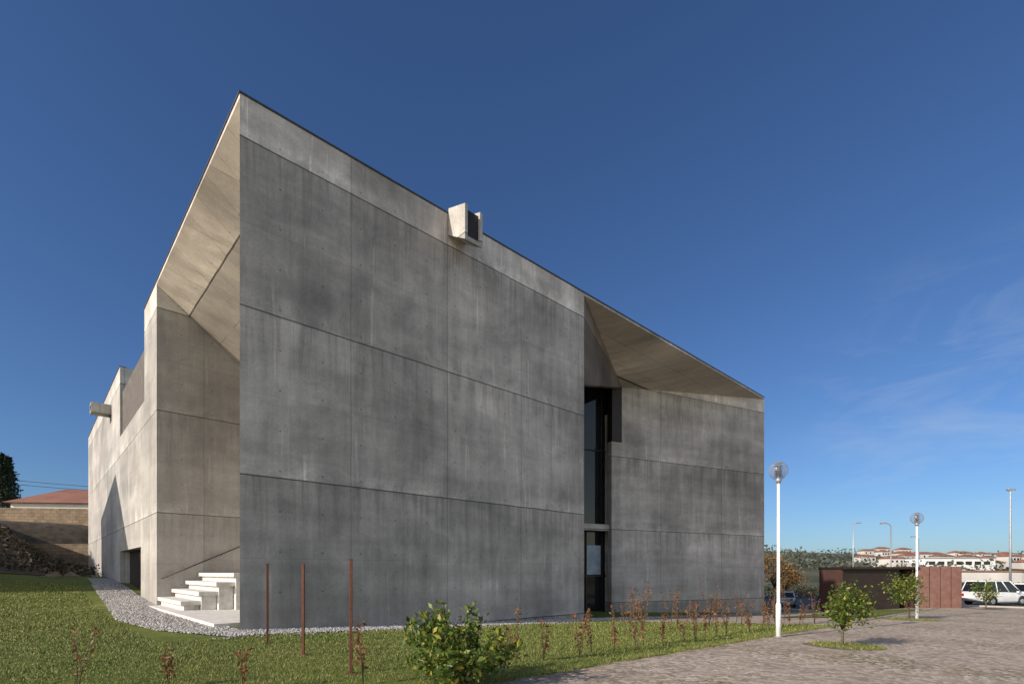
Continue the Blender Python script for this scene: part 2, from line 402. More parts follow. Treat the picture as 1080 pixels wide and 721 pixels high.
hexa('scupper_dark_panel',[(a0+.12,-.9,13.47),(a1-.12,-.9,13.47),(a1-.12,-.8,13.53),(a0+.12,-.8,13.53),(a0+.12,-.9,14.4),(a1-.12,-.9,14.4),(a1-.12,-.8,14.42),(a0+.12,-.8,14.42)],M_bronze,B)  # dark panel added to stand for the shade inside the scupper
hexa('scupper_lid',[(a0+.12,-.7,14.38),(a1-.12,-.7,14.38),(a1-.12,-.04,14.6),(a0+.12,-.04,14.6),(a0+.12,-.7,14.5),(a1-.12,-.7,14.5),(a1-.12,-.04,14.72),(a0+.12,-.04,14.72)],M_conc_l,B)
box('scupper_rear',a0,a1,.36,.9,14.7,14.9,M_conc_l,B)
box('side_scupper_floor',-1.1,-.003,29.9,31.0,12.55,12.68,M_conc_l,B)
box('side_scupper_l',-1.1,-.003,29.9,30.03,12.68,13.2,M_conc_l,B)
box('side_scupper_r',-1.1,-.003,30.87,31.0,12.68,13.2,M_conc_l,B)
box('side_scupper_lid',-1.1,-.003,30.03,30.87,13.08,13.2,M_conc_l,B)
bevel(box('stair_landing',-.35,8,1.2,12.45,-.3,.13,M_step,B),.01)
NS=4
for k in range(NS):
    x=.02+.53*k; z=.13+.36*(k+1); last=(k==NS-1)
    bevel(box('stair_tread',x,8 if last else x+.75,7.6-.3*k,12.46,z-.16,z,M_step,B),.01)
    box('stair_riser',x+.14,8 if last else x+.65,7.8-.3*k,12.44,.131,z-.16,M_step,B)
tubes('stair_handrail',[([(.15,12.38,1.3),(3.8,12.38,3.05)],[.022,.022])]+[([(.4+1.1*k,12.38,1.4+.527*k),(.4+1.1*k,12.49,1.38+.527*k)],[.012,.012]) for k in range(4)],M_bronze,B)

# ------------------------------------------------------------------ foliage helpers
def leaf_quads(C,size,aspect=.5,jit=.4,upbias=0.0):
    n=len(C)
    d=rng.normal(size=(n,3)); d[:,2]+=upbias; d/=np.linalg.norm(d,axis=1)[:,None]
    r=rng.normal(size=(n,3)); s=np.cross(d,r); s/=np.linalg.norm(s,axis=1)[:,None]
    L=size*(1+jit*rng.uniform(-1,1,n))[:,None]
    a=C; b=C+d*L*.5+s*L*aspect*.5; c=C+d*L; e=C+d*L*.5-s*L*aspect*.5
    V=np.stack([a,b,c,e],1).reshape(-1,3); F=np.arange(4*n).reshape(-1,4)
    return V,F
def crown_points(n,clumps,rad,spread):
    k=rng.integers(0,len(clumps),n)
    return clumps[k]+rng.normal(size=(n,3))*spread*rad
def citrus(x,y,ht,r,n=900,leaf=.09,name='citrus_tree'):
    z=h(x,y); e=empty(name,(x,y,z)); 
    tk=ht*.32
    cl=[]
    for q in range(13):
        v=rng.normal(size=3); v/=np.linalg.norm(v); v*=rng.uniform(.45,1.1)
        cl.append([v[0]*r*.85,v[1]*r*.85,ht*.66+v[2]*ht*.30])
    cl.append([.1*r,0,ht*.93]); cl=np.array(cl)
    lim=[([(0,0,-.05),(.02,.01,tk*.5),(0,0,tk)],[.035*ht/1.5,.03*ht/1.5,.026*ht/1.5])]
    for c in cl:
        m=(c*.45+np.array([0,0,tk*.6])); lim.append(([(0,0,tk*.9),tuple(m),tuple(c)],[.016,.011,.005]))
    tubes('trunk',lim,M_bark,e,6)
    pts=crown_points(n,cl,r,.20)
    V,F=leaf_quads(pts,leaf,.5); np_mesh('leaves',V,F,M_citrus,e)
    return e
def stake_plant(x,y,ht,n=40):
    z=h(x,y); e=empty('photinia_sapling',(x,y,z))
    st=[]; pts=[]
    for q in range(rng.integers(2,4)):
        ox,oy=rng.normal(size=2)*.05*ht; tip=np.array([ox*2.2,oy*2.2,ht*rng.uniform(.7,1)])
        st.append(([(0,0,-.03),(ox*.8,oy*.8,tip[2]*.5),tuple(tip)],[.008,.006,.003]))
        t=rng.uniform(.25,1,n); base=np.outer(t,tip)+rng.normal(size=(n,3))*.018; pts.append(base)
    tubes('stems',st,M_bark,e,5)
    V,F=leaf_quads(np.concatenate(pts),.075,.42,.4,.5); np_mesh('leaves',V,F,M_redleaf,e)
def bush(x,y,ht,r,n,leaf):
    z=h(x,y); e=empty('lemon_bush',(x,y,z))
    cl=[];
    for q in range(30):
        ang=rng.uniform(0,6.28); rr=r*math.sqrt(rng.uniform(0,1)); top=ht*(1-.35*(rr/r)**1.5)
        cl.append([rr*math.cos(ang),rr*math.sin(ang),rng.uniform(.3,1.05)*top])
    cl=np.array(cl)
    tubes('branches',[([(0,0,-.05),tuple(c*.5+np.array([0,0,.05])),tuple(c)],[.016,.01,.004]) for c in cl],M_bark,e,5)
    pts=[]
    for c in cl:
        t=rng.uniform(.4,1.1,n//30)[:,None]; pts.append(c*t+rng.normal(size=(n//30,3))*.045)
    V,F=leaf_quads(np.concatenate(pts),leaf,.46,.4,.5); np_mesh('leaves',V,F,M_citrus,e)
bush(-.70,7.35,1.18,.92,3000,.1)
citrus(7.98,12.5,1.45,.62,1700,.085)
citrus(17.35,22.6,1.9,.8,1600,.1)
citrus(30.8,33.6,1.7,.75,900,.12)
for (x,y,r) in ((7.98,12.5,.8),(17.35,22.6,1.0),(30.8,33.6,1.0)):
    V=[(x,y,h(x,y)+.04)]; n=40
    for k in range(n):
        t=6.2832*k/n; rr=r*(1+.05*math.sin(5*t)+rng.normal()*.03); px=x+rr*math.cos(t); py=y+rr*math.sin(t); V.append((px,py,h(px,py)+.026))
    mesh_obj('tree_pit',V,[(0,1+k,1+(k+1)%n) for k in range(n)],M_soil)

for (x,y,ht) in ((-5.85,6.95,1.0),(-4.75,7.15,.62),(-3.62,6.95,.72),(-2.1,7.3,1.02),(-1.0,8.3,1.1)):
    stake_plant(x,y,ht,30)
a=1.6
while a<19:
    x,y=W(a,-8.7+rng.uniform(-.25,.25)); stake_plant(x,y,rng.uniform(.75,1.3),34); a+=rng.uniform(.5,.9)
a=8
while a<22:
    x,y=W(a,-6.6+rng.uniform(-.5,.5)); stake_plant(x,y,rng.uniform(.8,1.6),34); a+=rng.uniform(.6,1.1)

# ------------------------------------------------------------------ grass & gravel
def ab2xyz(a,b,dz=0):
    x=CX+a*D1[0]+b*D2[0]; y=CY+a*D1[1]+b*D2[1]; return np.stack([x,y,H(x,y)+dz],1)
def grass():
    N=1500000
    a=rng.uniform(-30,17.5,N); b=rng.uniform(-9.72,26,N)
    ok=((b<-1.35)&(a<14.6+(-1.3-b)*.29))|((a<-2.1)&(b>=-1.35))
    a=a[ok]; b=b[ok]; P=ab2xyz(a,b,-.004)
    d=np.hypot(P[:,0],P[:,1]); u=P[:,0]/np.maximum(P[:,1],.1)
    keep=(np.abs(u)<1.15)&(P[:,1]>5.5)&(rng.uniform(0,1,len(d))<np.clip((11/d)**1.6,0,1))
    worn=np.sin(P[:,0]*.7+1)*np.sin(P[:,1]*.9)+.6*np.sin(P[:,0]*2.3+P[:,1]*1.1)
    keep&=(rng.uniform(0,1,len(d))<np.clip(1.05-.45*(worn>.75),0,1))
    P=P[keep]; d=d[keep]; n=len(P)
    cl=np.sin(P[:,0]*1.3)*np.sin(P[:,1]*1.7+1)+rng.normal(size=n)*.5
    L=(.035+.012*cl)*(1+.02*d); L=np.clip(L,.015,.09); w=.0044*(d/7.5)**1.0
    th=rng.uniform(0,6.283,n); lean=rng.uniform(.1,.9,n)*L; ph=rng.uniform(0,6.283,n)
    dx=np.cos(th)*w; dy=np.sin(th)*w; z=np.zeros(n)
    A=P+np.stack([dx,dy,z],1); Bv=P-np.stack([dx,dy,z],1); T=P+np.stack([np.cos(ph)*lean,np.sin(ph)*lean,L],1)
    V=np.stack([A,Bv,T],1).reshape(-1,3); np_mesh('grass',V,np.arange(3*n).reshape(-1,3),M_grass)
grass()
def tufts():
    n=26000; a=rng.uniform(-8,17,n); b=-9.72+np.abs(rng.normal(size=n))*.12-.02
    m=(np.sin(a*3)+np.sin(a*7.7)+rng.normal(size=n)*.5)>0; a=a[m];b=b[m];n=len(a)
    P=ab2xyz(a,b,0); L=rng.uniform(.03,.11,n); th=rng.uniform(0,6.283,n); w=.004; ph=rng.uniform(0,6.283,n); lean=rng.uniform(.1,.7,n)*L
    D=np.stack([np.cos(th)*w,np.sin(th)*w,np.zeros(n)],1)
    V=np.stack([P+D,P-D,P+np.stack([np.cos(ph)*lean,np.sin(ph)*lean,L],1)],1).reshape(-1,3)
    np_mesh('edge_grass',V,np.arange(3*n).reshape(-1,3),M_grass)
    Vs=[]
    for (x,y,r) in ((7.98,12.5,.8),(17.35,22.6,1.0)):
        n=2600; rr=r*np.sqrt(rng.uniform(0,1,n)); t=rng.uniform(0,6.283,n); px=x+rr*np.cos(t)+.1; py=y+rr*np.sin(t)
        P=np.stack([px,py,H(px,py)+.025],1); L=rng.uniform(.02,.07,n); th=rng.uniform(0,6.283,n); w=.006
        D=np.stack([np.cos(th)*w,np.sin(th)*w,np.zeros(n)],1); ph=rng.uniform(0,6.283,n)
        Vs.append(np.stack([P+D,P-D,P+np.stack([np.cos(ph)*L*.5,np.sin(ph)*L*.5,L],1)],1).reshape(-1,3))
    V=np.concatenate(Vs); np_mesh('pit_weeds',V,np.arange(len(V)).reshape(-1,3),M_grass)
    # fallen leaves blown over lawn and paving
    n=900; a=rng.uniform(-6,18,n); b=rng.uniform(-13,-2,n); P=ab2xyz(a,b,.035)
    V,F=leaf_quads(P,.055,.6); V[:,2]=np.repeat(P[:,2],4)+(V[:,2]-np.repeat(P[:,2],4))*.15
    np_mesh('fallen_leaves',V,F,M_dryleaf)
M_dryleaf=leafmat('fallen_leaf',[(0,(.10,.05,.02)),(.6,(.22,.12,.04)),(1,(.35,.22,.08))],.7,0)
tufts()
def stones():
    base=np.array([(1,0,0),(0,1,0),(-1,0,0),(0,-1,0),(0,0,.7),(0,0,-.7)]); F0=np.array([(0,1,4),(1,2,4),(2,3,4),(3,0,4),(1,0,5),(2,1,5),(3,2,5),(0,3,5)])
    n=9000
    a=rng.uniform(-.6,20,n); b=rng.uniform(-1.38,-.03,n); P1=ab2xyz(a,b,.03)
    n2=9000; b2=rng.uniform(-1.0,24,n2); lim=np.interp(b2,[-1.3,1.5,6,12,20,30],[-.6,-1.6,-2,-1.7,-1.5,-1.3]); a2=lim*rng.uniform(0,1.04,n2); P2=ab2xyz(a2,b2,.03)
    n3=500; P3=ab2xyz(rng.uniform(-1,18,n3),-1.35-np.abs(rng.normal(size=n3))*.25,.015)
    P=np.concatenate([P1,P2,P3]); n=len(P)
    s=rng.uniform(.018,.05,(n,1,1)); q=base[None]*s*rng.uniform(.6,1.3,(n,6,1))
    th=rng.uniform(0,6.283,n); c,si=np.cos(th)[:,None],np.sin(th)[:,None]
    X=q[:,:,0]*c-q[:,:,1]*si; Y=q[:,:,0]*si+q[:,:,1]*c
    V=np.stack([X,Y,q[:,:,2]],2)+P[:,None,:]
    F=(F0[None]+6*np.arange(n)[:,None,None]).reshape(-1,3)
    np_mesh('gravel',V.reshape(-1,3),F,M_stone)
stones()

# ------------------------------------------------------------------ posts
for (x,y,ht) in ((-5.49,11.6,1.78),(-4.04,10.0,1.75),(-2.54,8.15,1.80)):
    z=h(x,y); e=empty('rusted_steel_post',(x,y,z),rng.uniform(0,1))
    bevel(box('shaft',-.025,.025,-.025,.025,-.1,ht,M_post,e),.005)
    box('cap',-.029,.029,-.029,.029,ht,ht+.01,M_post,e)
    box('base_plate',-.07,.07,-.07,.07,.0,.015,M_post,e)

# ------------------------------------------------------------------ globe lamps
def globe_glass():
    t=NT('clear_globe'); 
    lw=t.new('ShaderNodeLayerWeight'); lw.inputs[0].default_value=.35
    tr=t.new('ShaderNodeBsdfTransparent'); tr.inputs[0].default_value=(.88,.89,.90,1)
    gl=t.new('ShaderNodeBsdfDiffuse'); gl.inputs[0].default_value=(.5,.51,.53,1)
    g2=t.new('ShaderNodeBsdfGlossy'); g2.inputs['Roughness'].default_value=.05
    mx=t.new('ShaderNodeMixShader'); f=t.maprange(lw.outputs['Facing'],0,1,.05,.55); t.link(f,mx.inputs[0]); t.link(tr.outputs[0],mx.inputs[1]); t.link(gl.outputs[0],mx.inputs[2])
    m2=t.new('ShaderNodeMixShader'); m2.inputs[0].default_value=.08; t.link(mx.outputs[0],m2.inputs[1]); t.link(g2.outputs[0],m2.inputs[2])
    t.link(m2.outputs[0],t.out.inputs[0]); return t.m
M_globe=globe_glass()
def globe_lamp(x,y,ht):
    z=h(x,y); e=empty('street_lamp',(x,y,z)); R=.25
    lathe('pole',[(.0,-.05),(.07,-.05),(.07,.9),(.062,.93),(.045,.98),(.038,ht-2*R-.1),(.0,ht-2*R-.1)],M_white,e,20)
    lathe('base_flange',[(0,.0),(.12,.0),(.12,.03),(.08,.04),(0,.04)],M_grey,e,20)
    lathe('collar',[(0,ht-2*R-.10),(.05,ht-2*R-.10),(.085,ht-2*R-.02),(.085,ht-2*R+.03),(0,ht-2*R+.03)],M_grey,e,20)
    cz=ht-R
    lathe('globe',[(max(.001,R*math.cos(t)),cz+R*math.sin(t)) for t in np.linspace(-math.pi/2*.80,math.pi*.32,18)],M_globe,e,28)
    for k in range(7):
        zz=cz-.16+.05*k; r=.105
        lathe('louvre',[(r*.5,zz+.018),(r,zz),(r*1.0,zz+.004),(r*.5,zz+.022)],M_coping,e,20)
    lathe('lamp_core',[(0,cz-R*.85),(.035,cz-R*.85),(.03,cz+.14),(0,cz+.16)],M_white,e,14)
    lathe('top_reflector',[(R*1.005*math.cos(t),cz+R*1.005*math.sin(t)) for t in np.linspace(math.pi*.32,math.pi/2-.001,8)],M_grey,e,28)
globe_lamp(7.45,14.45,4.9)
globe_lamp(17.9,22.85,4.72)
def road_lamp(x,y,ht,arm,direction=1):
    z=h(x,y); e=empty('road_lamp_post',(x,y,z))
    tubes('pole',[([(0,0,-.1),(0,0,ht*.5),(0,0,ht-.3),(direction*arm*.3,0,ht-.05),(direction*arm,0,ht)],[.1,.08,.06,.045,.04])],M_grey,e,10)
    bevel(box('lamp_head',direction*arm-.35,direction*arm+.35,-.14,.14,ht-.06,ht+.1,M_grey,e),.05)
    box('lens',direction*arm-.22,direction*arm+.22,-.1,.1,ht-.09,ht-.06,M_white,e)
    lathe('flange',[(0,0),(.2,0),(.2,.05),(0,.06)],M_grey,e,12)
road_lamp(43.0,44.6,9.6,.05)
road_lamp(44.0,60.0,9.0,.9,-1)
road_lamp(52.8,80.0,11.0,.9,1)
road_lamp(64.5,82.0,9.0,.9,-1)

# ------------------------------------------------------------------ corten shelter
g=h(26,35); e=empty('corten_shelter',(0,0,0))
TZ=1.95
box('back_wall',22.2,30.2,37.2,37.35,g-.3,TZ-.15,M_corten,e)
box('left_wall',22.2,22.35,34.9,37.2,g-.3,TZ-.15,M_corten,e)
box('front_screen',22.36,26.2,34.95,35.05,g-.3,TZ-.15,M_bronze,e)
box('mid_wall',27.0,27.12,34.9,37.2,g-.3,TZ-.15,M_corten,e)
box('roof',22.15,27.3,34.6,37.4,TZ-.15,TZ,M_bronze,e)
bevel(box('store_block',27.3,30.2,34.7,37.19,g-.3,TZ+.03,M_corten_l,e),.02)
for k in range(1,4): box('panel_seam',27.3+.725*k-.012,27.3+.725*k+.012,34.69,34.7,g,TZ,M_bronze,e)

# ------------------------------------------------------------------ cars
def carpaint(name,c):
    t=NT(name); o=t.obj(); n=t.noise(o,2,3); t.link(t.mul(c,t.maprange(n,.3,.7,.93,1.07)),t.b.inputs['Base Color'])
    t.b.inputs['Roughness'].default_value=.3; t.b.inputs['Coat Weight'].default_value=.6; return t.m
def car(name,x,y,rot,mat,L=4.4,Wd=1.78,Ht=1.55,mpv=False):
    z=h(x,y)+.03; e=empty(name,(x,y,z),rot)
    hl=L/2; hw=Wd/2
    if mpv: st=[(-hl,.55,.95,.80),(-hl+.1,.32,1.02,.90),(-hl*.62,.2,1.04,1),(0,.2,1.02,1),(hl*.5,.2,.98,1),(hl*.8,.22,.90,.97),(hl-.08,.28,.78,.88),(hl,.42,.62,.78)]
    else:   st=[(-hl,.5,.82,.80),(-hl+.1,.30,.95,.90),(-hl*.62,.2,.97,1),(0,.2,.93,1),(hl*.42,.2,.92,1),(hl*.78,.22,.82,.97),(hl-.08,.28,.70,.88),(hl,.40,.58,.78)]
    V=[];F=[];n=10
    for (px,zb,zt,w) in st:
        ww=hw*w
        ring=[(-ww*.86,zb),(-ww*.98,zb+.12),(-ww,(zb+zt)/2),(-ww*.97,zt-.06),(-ww*.86,zt),(ww*.86,zt),(ww*.97,zt-.06),(ww,(zb+zt)/2),(ww*.98,zb+.12),(ww*.86,zb)]
        for (ry,rz) in ring: V.append((px,ry,rz))
    for s in range(len(st)-1):
        for k in range(n): F.append((s*n+k,s*n+(k+1)%n,(s+1)*n+(k+1)%n,(s+1)*n+k))
    F.append(tuple(range(n))); F.append(tuple(reversed(range((len(st)-1)*n,len(st)*n))))
    b=mesh_obj('body',V,F,mat,e,True); bevel(b,.03)
    bt=.95 if not mpv else 1.0
    xr0,xr1=(-hl*.93,-hl*.78) if mpv else (-hl*.86,-hl*.58)
    xf0,xf1=(hl*.62,hl*.22) if mpv else (hl*.42,hl*.08)
    def gh(name,z0,z1,ins,mat,t0,t1):
        def X(a,b,t): return a+(b-a)*t
        c=[]
        for t,z in ((t0,z0),(t1,z1)):
            wb=hw*(.92-.16*t)+ins
            c+=[(X(xr0,xr1,t)-ins,-wb,z),(X(xf0,xf1,t)+ins,-wb,z),(X(xf0,xf1,t)+ins,wb,z),(X(xr0,xr1,t)-ins,wb,z)]
        return hexa(name,c,mat,e)
    bevel(gh('windows',bt-.08,Ht-.09,0,M_glass,0,.92),.05)
    bevel(gh('roof_panel',Ht-.1,Ht,.015,mat,.9,1.0),.04,3)
    for sy in (-1,1):
        for (t0,t1) in ((0,0),(.36,.40),(.68,.66),(1,1)):
            xb=xr0+(xf0-xr0)*t0; xt=xr1+(xf1-xr1)*t1
            tubes('pillar',[([(xb,sy*hw*.93,bt-.05),(xt,sy*hw*.775,Ht-.06)],[.035,.035])],mat,e,6)
        for wx in (-hl*.60,hl*.62):
            o=lathe('wheel',[(0,-.1),(.19,-.1),(.20,-.085),(.30,-.1),(.32,-.06),(.32,.06),(.30,.1),(.2,.085),(.19,.1),(0,.1)],M_rubber,e,20)
            o.rotation_euler=(math.pi/2,0,0); o.location=(wx,sy*(hw-.09),.32)
            o=lathe('hub',[(0,-.115),(.05,-.12),(.18,-.105),(.19,-.09)],M_grey,e,10,smooth=False)
            o.rotation_euler=(math.pi/2*sy,0,0); o.location=(wx,sy*(hw-.09),.32)
            o=lathe('arch',[(0,-.02),(.37,-.02),(.37,.02),(0,.02)],M_rubber,e,20)
            o.rotation_euler=(math.pi/2,0,0); o.location=(wx,sy*(hw-.015),.36)
        box('head_light',hl-.16,hl-.02,sy*hw*.55-.14,sy*hw*.55+.14,.55,.68,M_white,e)
        box('tail_light',-hl-.01,-hl+.12,sy*hw*.66-.1,sy*hw*.66+.1,.66,.86,M_tail,e)
        bevel(box('mirror',hl*.36,hl*.36+.12,sy*(hw+.08)-.08,sy*(hw+.08)+.08,.95,1.07,mat,e),.03)
    box('number_plate',hl-.01,hl+.015,-.26,.26,.36,.47,M_white,e)
    return e
M_tail=simple('tail_lamp',(.35,.01,.01),.3)
P_white=carpaint('white_car_paint',(.75,.75,.74)); P_dark=carpaint('dark_car_paint',(.02,.025,.035)); P_silver=carpaint('silver_car_paint',(.38,.39,.41)); P_red=carpaint('red_car_paint',(.3,.02,.02))
car('parked_car',36.4,39.0,math.radians(10),P_white,4.3,1.8,1.85,True)
car('parked_car',41.6,41.2,math.radians(20),P_white,4.2,1.75,1.6)
car('parked_car',28.4,46.0,math.radians(50),P_dark,4.3,1.78,1.5)
car('parked_car',27.0,51.0,math.radians(60),P_silver,4.2,1.75,1.5)
car('parked_car',33.2,52.0,math.radians(55),P_red,4.1,1.72,1.5)
car('parked_car',47.0,66.0,math.radians(10),P_dark,4.3,1.78,1.5)

# ------------------------------------------------------------------ trees in the middle distance (right)
def tree(name,x,y,ht,r,mat,n=2500,leaf=.3,trunk=.35):
    z=h(x,y); e=empty(name,(x,y,z)); cl=[]
    for q in range(16):
        v=rng.normal(size=3); v/=np.linalg.norm(v); v*=rng.uniform(.4,1)
        cl.append([v[0]*r,v[1]*r,ht*(.5+trunk*.5)+v[2]*ht*(1-trunk)*.45])
    cl=np.array(cl); tk=ht*trunk
    lim=[([(0,0,-.2),(.1,0,tk*.6),(0,0,tk)],[ht*.03,ht*.024,ht*.02])]
    for c in cl: lim.append(([(0,0,tk*.9),tuple(c*.5+np.array([0,0,tk*.5])),tuple(c)],[ht*.014,ht*.009,ht*.004]))
    tubes('trunk',lim,M_bark,e,6)
    V,F=leaf_quads(crown_points(n,cl,r,.2),leaf,.6); np_mesh('leaves',V,F,mat,e)
tree('autumn_tree',33.5,66,6.4,2.2,M_autumn,1300,.26,.25)
tree('autumn_tree',39.0,74,4.4,2.4,M_autumn,1200,.26,.2)
tree('broadleaf_tree',44,84,5.2,2.4,M_green,1300,.3,.2)
tree('broadleaf_tree',39,94,6.2,2.4,M_green,1300,.3,.2)
def scrub(name,pts,hmax,n,leaf,mat,spread=1.2):
    k=rng.integers(0,len(pts),n); P=np.array(pts)[k]+rng.normal(size=(n,2))*spread
    z=H(P[:,0],P[:,1]); kk=np.sin(P[:,0]*.9)+np.sin(P[:,1]*1.3+P[:,0]*.5)
    hz=rng.uniform(0,1,n)**.8*hmax*(.65+.25*kk)
    C=np.stack([P[:,0],P[:,1],z+np.abs(hz)],1); V,F=leaf_quads(C,leaf,.6); np_mesh(name,V,F,mat)
pts=[(x,96+4*math.sin(x*.2)) for x in np.arange(35,62,1.0)]
scrub('hedge',pts,1.4,3000,.35,M_green,1.6)
pts=[(x,70+2*math.sin(x*.3)) for x in np.arange(30,90,1.0)]
scrub('scrub',pts,1.2,5000,.25,M_dry,1.5)

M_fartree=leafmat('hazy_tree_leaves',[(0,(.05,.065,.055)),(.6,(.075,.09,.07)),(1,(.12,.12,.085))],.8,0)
def far_trees():
    n=17000; y=rng.uniform(190,520,n); u=rng.uniform(.45,1.35,n); x=u*y
    m=np.sin(x/23)+np.sin(y/17+x/40)+.6*np.sin(x/7+y/9)>.6
    x=x[m];y=y[m]; z=H(x,y)+rng.uniform(0,1,len(x))**1.2*(4+1.6*np.sin(x/5))
    V,F=leaf_quads(np.stack([x,y,z],1),1.9,.7); np_mesh('distant_trees',V,F,M_fartree)
far_trees()
M_hw=simple('render_wall',(.50,.48,.45),.8,0,.25,.05); M_tile=simple('clay_tiles',(.24,.105,.07),.8,0,.25,.3)
def village():
    Vw=[];Fw=[];Vr=[];Fr=[];Vd=[];Fd=[]
    def hb(V,F,x0,x1,y0,y1,z0,z1):
        o=len(V); V+= [(x0,y0,z0),(x1,y0,z0),(x1,y1,z0),(x0,y1,z0),(x0,y0,z1),(x1,y0,z1),(x1,y1,z1),(x0,y1,z1)]
        F+=[tuple(o+i for i in f) for f in [(3,2,1,0),(4,5,6,7),(0,1,5,4),(1,2,6,5),(2,3,7,6),(3,0,4,7)]]
    for k in range(70):
        y=random.uniform(240,490); x=y*random.uniform(.68,1.25); z=h(x,y); w=random.uniform(5,11); d=8; hh=random.choice([2.8,3.2,5.4])
        hb(Vw,Fw,x-w/2,x+w/2,y-d/2,y+d/2,z-3,z+hh)
        o=len(Vr); Vr+=[(x-w/2-.5,y-d/2-.5,z+hh),(x+w/2+.5,y-d/2-.5,z+hh),(x+w/2+.5,y+d/2+.5,z+hh),(x-w/2-.5,y+d/2+.5,z+hh),(x-w/2+2,y,z+hh+1.5),(x+w/2-2,y,z+hh+1.5)]
        Fr+=[(o,o+1,o+5,o+4),(o+1,o+2,o+5),(o+2,o+3,o+4,o+5),(o+3,o,o+4)]
        for q in range(3):
            xx=x-w/2+w*(q+.5)/3; hb(Vd,Fd,xx-.5,xx+.5,y-d/2-.06,y-d/2-.005,z+hh-2.2,z+hh-1)
    e=empty('distant_village')
    mesh_obj('walls',Vw,Fw,M_hw,e); mesh_obj('roofs',Vr,Fr,M_tile,e); mesh_obj('windows',Vd,Fd,M_glass,e)
village()
e=empty('industrial_building'); zg=h(214,250)
box('hall',198,232,248,275,zg-3,zg+5.5,M_white,e); box('office',186,197.9,250,268,zg-3,zg+3.8,M_hw,e)
for k in range(7): box('window',200+4.4*k,203+4.4*k,247.9,247.99,zg+2.6,zg+4.2,M_glass,e)
box('parapet',197.8,232.2,247.8,275.2,zg+5.5,zg+6.0,M_grey,e)
e=empty('warehouse'); zg=h(150,150)
box('hall',146,168,148,170,zg-1,zg+2.6,M_hw,e); box('roof_edge',145.7,168.3,147.7,170.3,zg+2.6,zg+3.0,M_tile,e)
for k in range(4): box('door',147+5*k,149+5*k,147.93,147.99,zg,zg+2.0,M_glass,e)

# ------------------------------------------------------------------ left background
def stonewall():
    t=NT('stone_masonry'); o=t.obj(); sp=t.new('ShaderNodeSeparateXYZ'); t.link(o,sp.inputs[0])
    b=t.new('ShaderNodeTexBrick'); t.link(comb(t,t.math('ADD',sp.outputs[0],sp.outputs[1]),sp.outputs[2]),b.inputs['Vector']); b.inputs['Scale'].default_value=1
    b.inputs['Brick Width'].default_value=.7; b.inputs['Row Height'].default_value=.33; b.inputs['Mortar Size'].default_value=.02
    b.inputs['Color1'].default_value=(.28,.20,.12,1); b.inputs['Color2'].default_value=(.19,.14,.09,1); b.inputs['Mortar'].default_value=(.13,.10,.065,1)
    n=t.noise(o,1.2,5); t.link(t.mul(b.outputs['Color'],t.maprange(n,.3,.7,.7,1.25)),t.b.inputs['Base Color']); t.b.inputs['Roughness'].default_value=.9; return t.m
M_rub=stonewall()
def wallseg(name,p,q,z0,z1,th,mat):
    d=Vector((q[0]-p[0],q[1]-p[1])).normalized(); n=Vector((-d.y,d.x))*th
    return prism(name,[p,q,(q[0]+n.x,q[1]+n.y),(p[0]+n.x,p[1]+n.y)],z0,z1,mat)
wallseg('stone_retaining_wall',(-66,54),(-43.5,56.5),3,8.5,.5,M_rub)
wallseg('stone_retaining_wall',(-60,49),(-41.6,51.7),1.0,4.4,.5,M_rub)
M_hw2=simple('white_render_wall',(.66,.64,.60),.8,0,.15,.3)
e=empty('tiled_roof_house',(-57.2,68,h(-57,68)),math.radians(6)); 
box('walls',-8,9,0,9,-2,3.9,M_hw2,e)
V=[(-8.6,-.6,3.9),(9.6,-.6,3.9),(9.6,9.6,3.9),(-8.6,9.6,3.9),(-4.5,4.5,6.4),(5,4.5,6.4)]
mesh_obj('roof',V,[(0,1,5,4),(1,2,5),(2,3,4,5),(3,0,4),(3,2,1,0)],M_tile,e)
for k in range(5): box('window',-6.6+3.3*k,-5.4+3.3*k,-.05,-.004,1.9,3.1,M_glass,e)
box('chimney',3,3.8,3,3.8,4.8,7.4,M_hw2,e)
def conifer(x,y,ht,r):
    z=h(x,y); e=empty('conifer_tree',(x,y,z)); tubes('trunk',[([(0,0,-.3),(0,0,ht*.5),(0,0,ht*.97)],[.22,.13,.03])],M_bark,e,7)
    n=3500; t=rng.uniform(.12,1,n)**.8; th=rng.uniform(0,6.283,n); rr=r*(1-t)**.8*(.35+.65*rng.uniform(0,1,n))*(1+.25*np.sin(t*40+th*2))
    V,F=leaf_quads(np.stack([rr*np.cos(th),rr*np.sin(th),t*ht],1),.45,.35); np_mesh('needles',V,F,M_pine,e)
conifer(-69.0,70,10.6,2.2); conifer(-76,78,12,2.6)
pts=[W(a,b) for a in np.arange(-22,-1,1.3) for b in (35,38,41,44,47)]
scrub('scrub',pts,1.0,12000,.22,M_dry,.9)
pts=[(x,57.5) for x in np.arange(-66,-43,1)]
scrub('hedge',pts,.7,1400,.22,M_green,.5)
e=empty('utility_line')
def cat(p,q,sag,n=12): return [tuple(np.array(p)*(1-t)+np.array(q)*t-np.array([0,0,sag*4*t*(1-t)])) for t in np.linspace(0,1,n)]
for k in range(2):
    tubes('cable',[(cat((-100,72,18.2-.6*k),(-42,70,12.3-.5*k),.8),[.035]*12)],M_rubber,e,5)
tubes('pole',[([(-42,70,0),(-42,70,12.6)],[.14,.1]),([(-100,72,5),(-100,72,18.6)],[.14,.1])],M_grey,e,8)
V=[];F=[]
base=[(1,0,0),(0,1,0),(-1,0,0),(0,-1,0),(0,0,.7),(0,0,-.7)]; F0=[(0,1,4),(1,2,4),(2,3,4),(3,0,4),(1,0,5),(2,1,5),(3,2,5),(0,3,5)]
